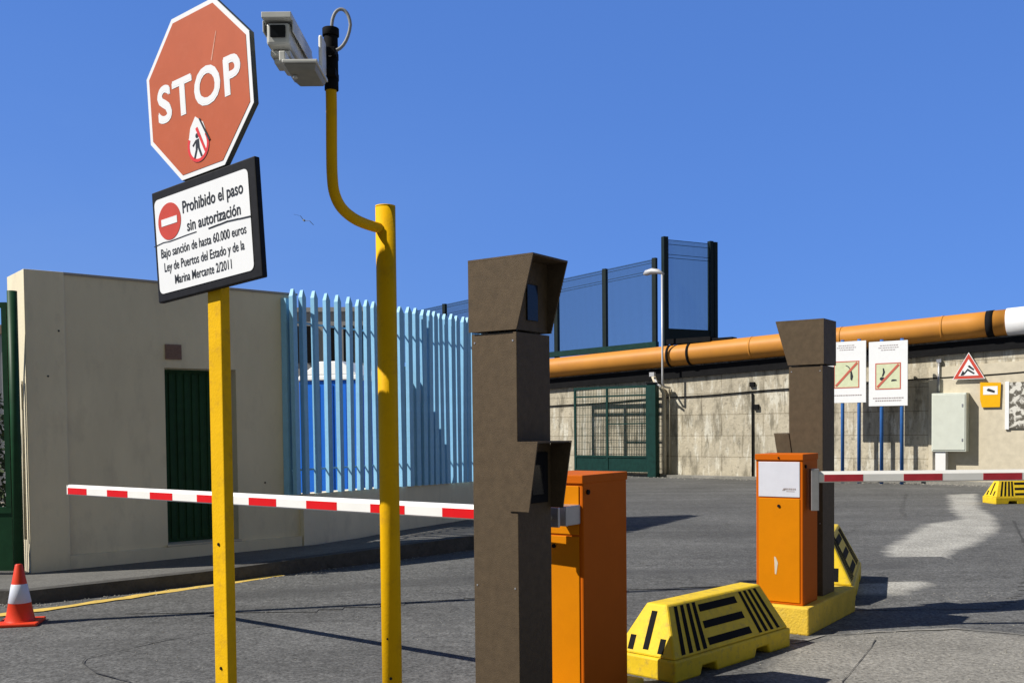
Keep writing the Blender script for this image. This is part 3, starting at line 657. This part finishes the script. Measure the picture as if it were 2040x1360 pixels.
# ================================================================== BARRIER BLOCKS
def block(loc, rz, label, scale=1., L_=1.278):
    t = thing('barrier_block', label, 'barrier', loc, rz, 'yellow and black barrier blocks')
    Wd, F, H = .46, .13, .425
    foot = MB()
    hx = L_ / 2
    foot.prism_xz([(-hx, 0), (-.40, 0), (-.38, .055), (-.24, .055), (-.22, 0), (.22, 0), (.24, .055), (.38, .055), (.40, 0), (hx, 0), (hx, F), (-hx, F)], -Wd / 2, Wd / 2)
    tx, ty = hx - .14, .075
    foot.add([(-hx + .01, -Wd / 2 + .01, F + .001), (hx - .01, -Wd / 2 + .01, F + .001), (hx - .01, Wd / 2 - .01, F + .001), (-hx + .01, Wd / 2 - .01, F + .001), (-tx, -ty, H), (tx, -ty, H), (tx, ty, H), (-tx, ty, H)],
             [(3, 2, 1, 0), (4, 5, 6, 7), (0, 1, 5, 4), (1, 2, 6, 5), (2, 3, 7, 6), (3, 0, 4, 7)])
    foot.build('body', 'block_yellow', t, .013)
    st = MB()
    def side(s, u0, u1, v0, v1):      # patch on a sloping side: u along, v 0..1 up
        def P(u, v, o):
            zz = F + (H - F) * v; half = (Wd / 2 - .01) + (ty - (Wd / 2 - .01)) * v; xx = u * ((hx - .01) + (tx - (hx - .01)) * v)
            nrm = Vector((0, s * (H - F), (Wd / 2 - .01 - ty))).normalized()
            return Vector((xx, s * half, zz)) + nrm * o
        qs = [P(u0, v0, .0025), P(u1, v0, .0025), P(u1, v1, .0025), P(u0, v1, .0025)]; ql = [P(u0, v0, -.01), P(u1, v0, -.01), P(u1, v1, -.01), P(u0, v1, -.01)]
        if s > 0: qs = qs[::-1]; ql = ql[::-1]
        st.add(ql + qs, [(4, 5, 6, 7), (0, 1, 5, 4), (1, 2, 6, 5), (2, 3, 7, 6), (3, 0, 4, 7)])
    for s in (-1, 1):
        for v in (.10, .42, .74): side(s, -.42, .34, v, v + .14)
        for u in (-.88, -.76, -.64, -.53): side(s, u, u + .06, .06, .94)
        for u in (.46, .57, .68, .80): side(s, u, u + .055, .06, .94)
    def end(s, y0, y1, v0, v1):
        def P(y, v, o):
            zz = F + (H - F) * v; xx = (hx - .01) + (tx - (hx - .01)) * v
            nrm = Vector((s * (H - F), 0, .13)).normalized(); return Vector((s * xx, y, zz)) + nrm * o
        qs = [P(y0, v0, .0025), P(y1, v0, .0025), P(y1, v1, .0025), P(y0, v1, .0025)]; ql = [P(y0, v0, -.01), P(y1, v0, -.01), P(y1, v1, -.01), P(y0, v1, -.01)]
        if s < 0: qs = qs[::-1]; ql = ql[::-1]
        st.add(ql + qs, [(4, 5, 6, 7), (0, 1, 5, 4), (1, 2, 6, 5), (2, 3, 7, 6), (3, 0, 4, 7)])
    for s in (-1, 1):
        end(s, -.02, .02, .12, .86); end(s, -.13, -.09, .08, .36); end(s, .09, .13, .08, .36)
    st.build('black_stripes', 'black', t)
    t.scale = (scale,) * 3
    return t
bx = Vector((.70, .715, 0)).normalized(); by = Vector((-bx.y, bx.x, 0))
c1 = Vector((1.871, 6.744, 0)) - bx * .67 + by * .23
block(tuple(c1), math.atan2(bx.y, bx.x), 'yellow barrier block with black slots lying in front between the two orange cabinets', 1., 1.34)
b2d = Vector((.36, .933, 0)); b2n = Vector((-.933, .36, 0))
c2 = Vector((2.89, 8.14, 0)) + b2d * .83 + b2n * .40
block(tuple(c2), math.atan2(b2d.y, b2d.x), 'yellow barrier block mostly hidden behind the far bronze pillar, its end in the sun', 1.27)
c3 = Vector((8.829, 18.47, 0)) + Vector((.62, .1, 0))
block(tuple(c3), R(4), 'distant yellow barrier block at the right edge below the barrier arm')

# ================================================================== PLINTHS, TOWERS, CABINETS, ARMS
def plinth(corner, L_, Wd, h, label):
    t = MB().box(-Wd, 0, 0, L_, 0, h).build('plinth', 'plinth_yellow', None, .012)
    t.location = (*corner, 0); t.rotation_euler.z = -TH; t['group'] = 'yellow painted plinths'
    return tag(t, label, 'plinth')
plinth((2.087, 7.06), 1.13, .47, .20, 'worn yellow painted concrete plinth under the far orange cabinet and pillar')
plinth((.15, 4.89), 1.05, .50, .05, 'low yellow plinth under the near orange cabinet, out of view below')

def tower(corner, zb, label, side):
    """side=+1: hoods lean out to +x, -1: to -x"""
    t = thing('intercom_pillar', label, 'pillar', (*corner, zb), -TH, 'bronze intercom pillars')
    W_, L_ = .26, .283; top = 2.28 - zb
    b = MB(); b.box(-W_, 0, 0, L_, 0, 1.94 - zb); b.build('pillar_body', 'bronze', t, .003)
    f0 = 0 if side > 0 else -W_; f = lambda d: f0 + side * d      # face the driver uses
    bk = -W_ if side > 0 else 0
    # upper hood
    th = .008
    def plate(poly, y0, y1):
        pts = [(f(d), z - zb) for d, z in poly]
        if side < 0: pts = pts[::-1]
        return pts
    hood = MB()
    pf = [(-W_ - .010, 1.95), (.005, 1.95), (.10, 2.28), (-W_ - .010, 2.28)]
    hood.prism_xz(plate(pf, 0, 0), -.008, .0); hood.prism_xz(plate(pf, 0, 0), L_, L_ + .008)
    a, c = sorted((f(-W_ - .010), f(.101))); hood.box(a, c, -.0085, L_ + .0085, 2.2802 - zb, 2.29 - zb)
    a, c = sorted((f(-W_ - .010), f(-.012))); hood.box(a, c, .0002, L_ - .0002, 1.952 - zb, 2.2798 - zb)
    hood.build('upper_hood', 'bronze', t)
    a, c = sorted((f(-.012), f(-.004)))
    sc = MB(); sc.box(*sorted((f(-.0115), f(-.004))), .10, .19, 2.0 - zb, 2.17 - zb); sc.build('screen', 'screen', t, .002)
    lo = MB(); lz0, lz1 = 1.11, 1.425
    pf = [(-.045, lz0), (.065, lz0), (.115, lz1), (-.004, lz1), (-.004, lz1 - .0), (-.045, lz0 + .03)]
    pf = [(-.045, lz0), (.065, lz0), (.115, lz1), (.0, lz1)]
    lo.prism_xz(plate(pf, 0, 0), -.008, -.0005); lo.prism_xz(plate(pf, 0, 0), L_ + .0005, L_ + .008)
    a, c = sorted((f(.0005), f(.116))); lo.box(a, c, -.008, L_ + .008, lz1 + .0005 - zb, lz1 + .008 - zb)
    lo.build('lower_hood', 'bronze', t)
    a, c = sorted((f(.0008), f(.012)))
    rd = MB(); rd.box(a, c, .06, .24, 1.14 - zb, 1.38 - zb); rd = rd.build('card_reader', 'black', t, .003)
    a, c = sorted((f(.0122), f(.016)))
    MB().box(a, c, .10, .20, 1.18 - zb, 1.32 - zb).build('reader_window', 'screen', rd)
    for sx_, sz_ in ((-.24, 1.90), (-.02, 1.90), (-.24, .75), (-.02, .75)): MB().disc_xz(sx_, sz_ - zb, .0045, -.0022, -.0002, 10).build('screw', 'grey_metal', t)
    # access panel seams
    se = MB(); se.box(-W_ + .02, -.02, -.0018, -.0004, 1.935 - zb, 1.939 - zb); se.build('panel_seam', 'black', t)
    return t
tower((.026, 4.64), .0, 'tall bronze intercom pillar in the foreground with hoods facing right', 1)
tower((2.339, 7.552), .20, 'bronze intercom pillar behind the far orange cabinet, hoods facing left', -1)

def cabinet(corner, zb, zt, L_, label, plate):
    t = thing('barrier_gate', label, 'barrier', (*corner, zb), -TH, 'orange barrier cabinets with arms')
    W_ = .35; h = zt - zb
    b = MB(); b.box(-W_, 0, 0, L_, 0, h); b.build('housing', 'orange_frame', t, .008)
    b = MB(); b.box(-W_ + .022, -.022, -.006, -.0008, .02, h - .315); dr = b.build('front_door', 'orange', t, .003)
    MB().tube([(-.175, -.013, h - .37), (-.175, -.0062, h - .37)], .011, 14).build('lock', 'black', dr)
    b = MB(); b.box(-W_ + .022, -.022, -.006, -.0008, h - .305, h - .052); pn = b.build('upper_panel', plate, t, .003)
    b = MB(); b.tube([(.0, .045, h - .085), (.010, .045, h - .085)], .013, 14); b.build('side_lock', 'black', t)
    b = MB(); b.box(-W_ - .004, .004, -.010, L_ + .004, h - .04, h + .004)
    if plate == 'orange': b.build('lid', 'orange_frame', t, .004)
    else:
        b.build('lid', 'orange_frame', t, .004)
        MB().tube([(-.175, -.016, h - .022), (-.175, -.0102, h - .022)], .007, 12).build('screw', 'black', t)
        l = MB(); x = -.14
        l.prism_xz([(-.15, h - .258), (-.135, h - .258), (-.118, h - .240), (-.14, h - .243)], -.0078, -.0063)
        while x < -.05:
            dx = random.uniform(.006, .012); l.box(x, x + dx, -.0078, -.0063, h - .252, h - .240); x += dx + .004
        l.box(-.12, -.06, -.0078, -.0063, h - .264, h - .260)
        l.build('maker_mark', 'pale_ink', pn)
        sc = MB(); sc.prism_xz([(-.205, .22), (-.195, .215), (-.182, .30), (-.198, .34), (-.21, .345)], -.0078, -.0063); sc.build('scratch_mark', 'cream', dr)
    return t
g1 = cabinet((.364, 5.17), .05, 1.245, .47, 'orange cabinet behind the near bronze pillar, bright striped arm across the left lane', 'orange')
g2 = cabinet((2.071, 7.141), .20, 1.283, .32, 'orange cabinet with pale label plate, faded striped arm across the right lane', 'label_plate')

def arm(A, dirv, length, z, tapes, par, red, closed_end):
    b = MB(); h, d = .040, .024
    prof = [(-d, -h + .008), (-d + .008, -h), (d - .008, -h), (d, -h + .008), (d, h - .022), (d - .012, h), (-d + .012, h), (-d, h - .022)]
    n = len(prof)
    b.add([(0, y, zz) for y, zz in prof] + [(length, y, zz) for y, zz in prof], [tuple(range(n - 1, -1, -1)), tuple(range(n, 2 * n))] + [(i, (i + 1) % n, n + (i + 1) % n, n + i) for i in range(n)])
    t = b.build('barrier_arm', 'arm_white', par)
    pm = Matrix.Translation(par.location) @ Matrix.Rotation(par.rotation_euler.z, 4, 'Z')
    t.matrix_basis = pm.inverted() @ Matrix.Translation((A[0], A[1], z)) @ Matrix.Rotation(math.atan2(dirv[1], dirv[0]), 4, 'Z')
    for a, c in tapes:
        MB().add([(a, -d - .0012, -h + .008), (c, -d - .0012, -h + .008), (c, -d - .0012, h - .023), (a, -d - .0012, h - .023),
                  (a, -d + .001, -h + .008), (c, -d + .001, -h + .008), (c, -d + .001, h - .023), (a, -d + .001, h - .023)],
                 [(0, 1, 2, 3), (0, 4, 5, 1), (2, 6, 7, 3), (1, 5, 6, 2), (0, 3, 7, 4)]).build('red_stripe', red, t)
    if closed_end: MB().box(-.012, -.0004, -d + .002, d - .002, -h + .004, h - .004).build('end_cap', 'arm_white', t)
    return t
a1 = arm((-3.464, 7.856), (.796, -.605), 4.56, 1.047, [(.008 + .554 * k, .280 + .554 * k) for k in range(8)], g1, 'tape_red', True)
MB().box(4.47, 4.67, -.045, -.0255, -.05, .05).box(4.47, 4.67, .0255, .045, -.05, .05).box(4.56, 4.66, .0455, .175, -.05, .05).build('arm_clamp', 'grey_metal', a1, .004)
MB().tube([(4.62, -.06, 0), (4.62, -.04, 0)], .016, 12).build('clamp_bolt', 'grey_metal', a1)
a2 = arm((2.19, 7.187), (1, -.01), 3.9, 1.122, [(.04 + .565 * k, .315 + .565 * k) for k in range(7)], g2, 'tape_red_old', False)
MB().box(-.055, .0, -.035, .035, -.24, .06).build('arm_clamp', 'grey_metal', a2, .004)

# ================================================================== STOP SIGN POST
PH = .63; AL = .073
sp = thing('stop_sign', 'faded red octagonal stop sign on a yellow post with its text board below', 'sign', (-1.125, 3.684, 0), -PH)
SZ = 2.730; ta = Matrix.Translation((0, 0, SZ)) @ Matrix.Rotation(-AL, 4, 'Y')     # in-plane tilt
Rr_ = .3 / math.cos(math.pi / 8)
octo = lambda r, y: [(r * math.cos(R(22.5 + 45 * k)), r * math.sin(R(22.5 + 45 * k))) for k in range(8)]
b = MB(); b.prism_xz(octo(Rr_, 0), .0, .020); b.build('sign_back', 'sign_edge', sp, .0015, ta)
fp = MB().prism_xz(octo(Rr_ - .001, 0), -.002, -.0005).build('white_border', 'sign_white', sp, mtx=ta)
MB().prism_xz(octo(Rr_ - .020, 0), -.0035, -.0022).build('sign_face', 'stop_red', sp, mtx=ta)
text('stop_lettering', 'STOP', 'sign_white', sp, .004, .006, -.0045, .475, .136, 0, .012, 1.12, mtx=ta, twin=.0042)
b = MB()   # scratch above the P
b.prism_xz([(.088, .085), (.093, .08), (.128, .175), (.126, .18)], -.0043, -.0037); b.build('scratch_mark', 'scratch_pale', sp, mtx=ta)
st = MB(); cz = -.195; cx = -.012
pts = [(cx + .062 * math.cos(R(a)), cz + .062 * math.sin(R(a))) for a in range(-215, 36, 10)] + [(cx + .035, cz + .075), (cx - .008, cz + .105), (cx - .04, cz + .07)]
st.prism_xz(pts, -.0052, -.0040); sk = st.build('sticker', 'sign_white', sp, mtx=ta)
b = MB(); b.ring_xz(cx, cz, .050, .0615, -.0060, -.0054, 150, 395, 26); b.prism_xz([(cx - .01, cz + .06), (cx + .002, cz + .065), (cx + .048, cz - .035), (cx + .040, cz - .042)], -.0064, -.0061)
b.build('red_ring', 'sticker_red', sk, mtx=ta)
b = MB(); b.disc_xz(cx - .004, cz + .034, .009, -.0060, -.0054, 12)
b.prism_xz([(cx - .016, cz - .012), (cx + .008, cz - .010), (cx + .006, cz + .022), (cx - .012, cz + .020)], -.0060, -.0054)
b.prism_xz([(cx - .030, cz - .045), (cx - .020, cz - .047), (cx - .004, cz - .013), (cx - .015, cz - .013)], -.0060, -.0054)
b.prism_xz([(cx + .012, cz - .046), (cx + .021, cz - .043), (cx + .008, cz - .011), (cx - .002, cz - .013)], -.0060, -.0054)
b.prism_xz([(cx - .034, cz + .004), (cx - .028, cz - .002), (cx - .010, cz + .014), (cx - .012, cz + .021)], -.0060, -.0054)
b.prism_xz([(cx + .062, cz + .0), (cx + .070, cz + .004), (cx + .020, cz + .092), (cx + .012, cz + .092)], -.0066, -.0054)
b.build('pictogram', 'ink', sk, mtx=ta)

BZ = 2.216; BX = .019
tb_ = Matrix.Translation((BX, 0, BZ)) @ Matrix.Rotation(-AL, 4, 'Y')
bd = MB().box(-.300, .300, .0, .024, -.210, .210).build('board_frame', 'black_frame', sp, .004, tb_)
def rrect(x0, x1, z0, z1, r, n=6):
    pts = []
    for cx_, cz_, a0 in ((x1 - r, z0 + r, -90), (x1 - r, z1 - r, 0), (x0 + r, z1 - r, 90), (x0 + r, z0 + r, 180)):
        pts += [(cx_ + r * math.cos(R(a0 + 90 * k / n)), cz_ + r * math.sin(R(a0 + 90 * k / n))) for k in range(n + 1)]
    return pts
MB().prism_xz(rrect(-.283, .262, -.180, .176, .022), -.0025, -.0005).build('board_face', 'sign_white', bd, mtx=tb_)
b = MB(); b.disc_xz(-.195, .082, .069, -.0040, -.0027, 40); b.build('no_entry_disc', 'sign_red', bd, mtx=tb_)
MB().box(-.243, -.147, -.0052, -.0042, .069, .095).build('no_entry_bar', 'sign_white', bd, mtx=tb_)
TX = [('Prohibido el paso', .060, .118, .345, .046, .018), ('sin autorización', .060, .046, .305, .043, .018),
      ('Bajo sanción de hasta 60.000 euros', -.012, -.029, .495, .035, .012), ('Ley de Puertos del Estado y de la', -.012, -.083, .465, .035, .012), ('Marina Mercante 2/2011', -.020, -.137, .33, .035, .012)]
for s_, x, z, w_, h_, bo in TX: text('board_lettering', s_, 'ink', bd, x, z, -.0036, w_, h_, 0, bo, mtx=tb_)
b = MB(); pts = [(-.300, .004), (-.24, .010), (-.20, .007), (-.10, .011), (-.04, .012)]
for a, c in zip(pts[:-1], pts[1:]): b.prism_xz([(a[0], a[1] - .0015), (c[0], c[1] - .0015), (c[0], c[1] + .0015), (a[0], a[1] + .0015)], -.0040, -.0027)
b.build('split_line', 'ink', bd, mtx=tb_); b = MB()
pts = [(.03, .010), (.09, .012), (.14, .014), (.20, .010), (.262, .006)]
for a, c in zip(pts[:-1], pts[1:]): b.prism_xz([(a[0], a[1] - .003), (c[0], c[1] - .0025), (c[0], c[1] + .003), (a[0], a[1] + .002)], -.0040, -.0027)
b.build('split_line', 'ink', bd, mtx=tb_)
# post, behind both plates
b = MB(); b.box(-.010, .066, .030, .072, 0, 2.85); b.build('post', 'post_yellow', sp, .004)
b = MB()
for z in (1.08, .62): b.tube([(.028, .0265, z), (.028, .0305, z)], .006, 10)
b.build('bolt_holes', 'black', sp)

# ================================================================== CAMERA POLE
cp = thing('camera_pole', 'round yellow pole with thinner swan neck pipe carrying a security camera', 'pole', (-.494, 4.03, 0))
b = MB(); b.tube([(0, 0, 0), (0, 0, 1.2), (0, 0, 2.378)], .0400, 28); b.build('main_pole', 'pipe_yellow', cp)
MB().tube([(0, 0, 2.3782), (0, 0, 2.385)], .0400, 28).build('pole_cap', 'post_yellow', cp)
ctl = [(-0.160, -0.288, 2.80), (-0.158, -0.288, 2.71), (-0.160, -0.288, 2.527), (-0.160, -0.284, 2.435), (-0.156, -0.265, 2.376), (-0.139, -0.222, 2.333), (-0.105, -0.160, 2.306), (-0.061, -0.085, 2.295), (-0.002, 0.000, 2.292)]
def smooth_path(c, n=6):       # Catmull-Rom through the points
    c = [Vector(p) for p in c]; out = []
    for k in range(len(c) - 1):
        p0, p1, p2, p3 = c[max(k - 1, 0)], c[k], c[k + 1], c[min(k + 2, len(c) - 1)]
        for q in range(n):
            t = q / n
            out.append(.5 * ((2 * p1) + (p2 - p0) * t + (2 * p0 - 5 * p1 + 4 * p2 - p3) * t * t + (3 * p1 - p0 - 3 * p2 + p3) * t ** 3))
    return out + [c[-1]]
pts = smooth_path(ctl)
b = MB(); b.tube(pts, .0205, 20); b.build('swan_neck', 'pipe_yellow', cp)
MB().tube([(.0, -.040, .50), (.0, -.043, .50)], .006, 10).tube([(-.012, -.0385, .66), (-.012, -.0425, .66)], .004, 8).build('bolt_holes', 'black', cp)

# security camera unit
cc = thing('security_camera', 'pale grey security camera with lamp box clamped on top of the yellow swan neck', 'camera', (-.6685, 3.742, 2.6848))
def W(x, y, z): return (x + .677, y - 3.79, z - 2.70)
def cbox(x0, x1, y0, y1, z0, z1):
    a = W(x0, y0, z0); c = W(x1, y1, z1); return (a[0], c[0], a[1], c[1], a[2], c[2])
b = MB(); b.box(*cbox(-.842, -.760, 3.56, 3.88, 2.842, 2.918)); hs = b.build('housing', 'cam_grey', cc, .010)
b = MB(); b.box(*cbox(-.852, -.750, 3.535, 3.90, 2.925, 2.945)); b.box(*cbox(-.752, -.748, 3.56, 3.90, 2.885, 2.9248)); b.box(*cbox(-.854, -.850, 3.56, 3.90, 2.885, 2.9248)); b.build('sun_shield', 'cam_grey', hs, .003)
b = MB(); b.box(*cbox(-.828, -.774, 3.552, 3.5598, 2.865, 2.908)); b.build('lens_window', 'screen', hs, .004)
b = MB(); b.box(*cbox(-.838, -.768, 3.60, 3.74, 2.818, 2.838)); b.box(*cbox(-.830, -.776, 3.62, 3.70, 2.800, 2.8178)); b.build('tilt_head', 'cam_grey', cc, .004)
b = MB(); b.box(*cbox(-.786, -.764, 3.50, 3.62, 2.765, 2.80)); b.build('arm_joint', 'cam_grey', cc, .004)
b = MB(); b.box(*cbox(-.772, -.652, 3.48, 3.68, 2.752, 2.764)); b.build('arm_plate', 'cam_grey', cc, .003)
b = MB(); a = [W(-.767, 3.485, 2.751), W(-.657, 3.485, 2.751), W(-.657, 3.675, 2.751), W(-.767, 3.675, 2.751)]; t_ = [W(-.757, 3.51, 2.733), W(-.665, 3.50, 2.733), W(-.665, 3.665, 2.733), W(-.747, 3.665, 2.733)]
b.add(a + t_, [(0, 1, 2, 3), (7, 6, 5, 4), (0, 4, 5, 1), (1, 5, 6, 2), (2, 6, 7, 3), (3, 7, 4, 0)]); b.build('lamp_box', 'cam_under', cc, .003)
b = MB(); b.tube([W(-.742, 3.55, 2.732), W(-.742, 3.55, 2.722)], .008, 10); b.build('cable_gland', 'cam_grey', cc)
b = MB(); b.box(*cbox(-.682, -.667, 3.66, 3.74, 2.79, 2.915)); b.build('mount_plate', 'white_plastic', cc, .008)
b = MB(); b.tube([W(-.659, 3.79, 2.76), W(-.659, 3.79, 2.955)], .026, 18); b.box(*cbox(-.683, -.635, 3.735, 3.815, 2.80, 2.825)); b.box(*cbox(-.683, -.635, 3.735, 3.815, 2.875, 2.90)); b.build('pole_clamp', 'black', cc, .002)
b = MB(); b.tube([W(-.659, 3.79, 2.956), W(-.659, 3.79, 2.985)], .031, 18); b.build('clamp_cap', 'black', cc, .003)
loop = []
for k in range(0, 21):
    a = R(190 - 310 * k / 20); loop.append(W(-.617 + .034 * math.cos(a) + (.0 if k < 12 else -(k - 12) * .003), 3.77, 2.985 + .062 * math.sin(a) + (.0 if k < 12 else -(k - 12) * .004)))
loop = [W(-.653, 3.79, 2.95)] + loop + [W(-.657, 3.755, 2.875)]
b = MB(); b.tube(loop, .0062, 10); b.build('cable', 'cable_grey', cc)

# ================================================================== CONE
cn = thing('traffic_cone', 'red traffic cone with a white band at the left edge of the road', 'traffic cone', (-3.87, 7.83, 0), R(12))
def lathe(b, prof, seg=28):
    vs = []; n = len(prof)
    for r_, z in prof: vs += [(r_ * math.cos(2 * math.pi * k / seg), r_ * math.sin(2 * math.pi * k / seg), z) for k in range(seg)]
    b.add(vs, [(i * seg + k, i * seg + (k + 1) % seg, (i + 1) * seg + (k + 1) % seg, (i + 1) * seg + k) for i in range(n - 1) for k in range(seg)], True); return b
MB().box(-.155, .155, -.155, .155, 0, .028).build('base', 'cone_red', cn, .010)
b = MB(); lathe(b, [(.115, .029), (.105, .045), (.082, .17), (.083, .172)]); b.build('cone_skirt', 'cone_red', cn)
b = MB(); lathe(b, [(.057, .315), (.056, .318), (.028, .465), (.022, .472), (0.001, .474)]); b.build('cone_tip', 'cone_red', cn)
b = MB(); lathe(b, [(.082, .17), (.084, .172), (.059, .314), (.056, .317)]); b.build('white_band', 'cone_white', cn)

# ================================================================== BIRD
b = MB()
def bird():
    body = [(-.20, 0, 0), (-.12, 0, .03), (0, 0, .04), (.12, 0, .02), (.2, 0, .0)]
    b.tube([(x, 0, z) for x, y, z in body], [.012, .045, .06, .035, .008], 8)
    for s in (-1, 1):
        b.add([(.06, s * .04, .03), (-.08, s * .04, .03), (-.04, s * .28, .14), (.05, s * .28, .15), (-.13, s * .60, .05), (-.06, s * .62, .06),
               (.06, s * .04, .045), (-.08, s * .04, .045), (-.04, s * .28, .15), (.05, s * .28, .16), (-.13, s * .60, .055), (-.06, s * .62, .065)],
              [(0, 1, 2, 3), (3, 2, 4, 5), (6, 9, 8, 7), (9, 11, 10, 8), (0, 3, 9, 6), (3, 5, 11, 9), (1, 7, 8, 2), (2, 8, 10, 4), (4, 10, 11, 5)])
bird()
o = b.build('seagull', 'bird'); o.location = (-8.14, 40, 9.73); o.rotation_euler = (R(-22), R(20), R(-60)); o.scale = (.75, .75, .75)
tag(o, 'small grey gull gliding in the blue sky right of the sign', 'bird')

# ================================================================== LOOSE GRIT
b = MB(); rg = random.Random(3)
def pebble(x, y, z, r):
    a = rg.uniform(0, 6.28); vs = []
    for k in range(5): t = a + k * 1.257; rr = r * rg.uniform(.7, 1.2); vs.append((x + rr * math.cos(t), y + rr * math.sin(t), z))
    vs.append((x, y, z + r * rg.uniform(.5, 1.0)))
    b.add(vs, [(k, (k + 1) % 5, 5) for k in range(5)])
for k in range(420):                      # along the kerb
    i = rg.randrange(1, len(KERB) - 2); t = rg.random(); p = Vector(KERB[i]).lerp(Vector(KERB[i + 1]), t)
    d_ = abs(rg.gauss(0, .12)) + .02; pebble(p.x + d_ * .65, p.y - d_ * .76, .006, rg.uniform(.004, .012))
for k in range(500):                      # round the islands and over the near road
    pebble(rg.uniform(1.4, 4.8), rg.uniform(5.2, 8.8), .0045, rg.uniform(.003, .009))
for k in range(400): pebble(rg.uniform(-4, 2), rg.uniform(5.6, 9), .002, rg.uniform(.002, .007))
for k in range(500):                      # at the foot of the quay wall
    s_ = rg.uniform(-2, 12); o_ = .3 + abs(rg.gauss(0, .35)); q = wp(s_, o_); pebble(q[0], q[1], .003, rg.uniform(.01, .03))
b.build('road_grit', 'concrete')['kind'] = 'stuff'
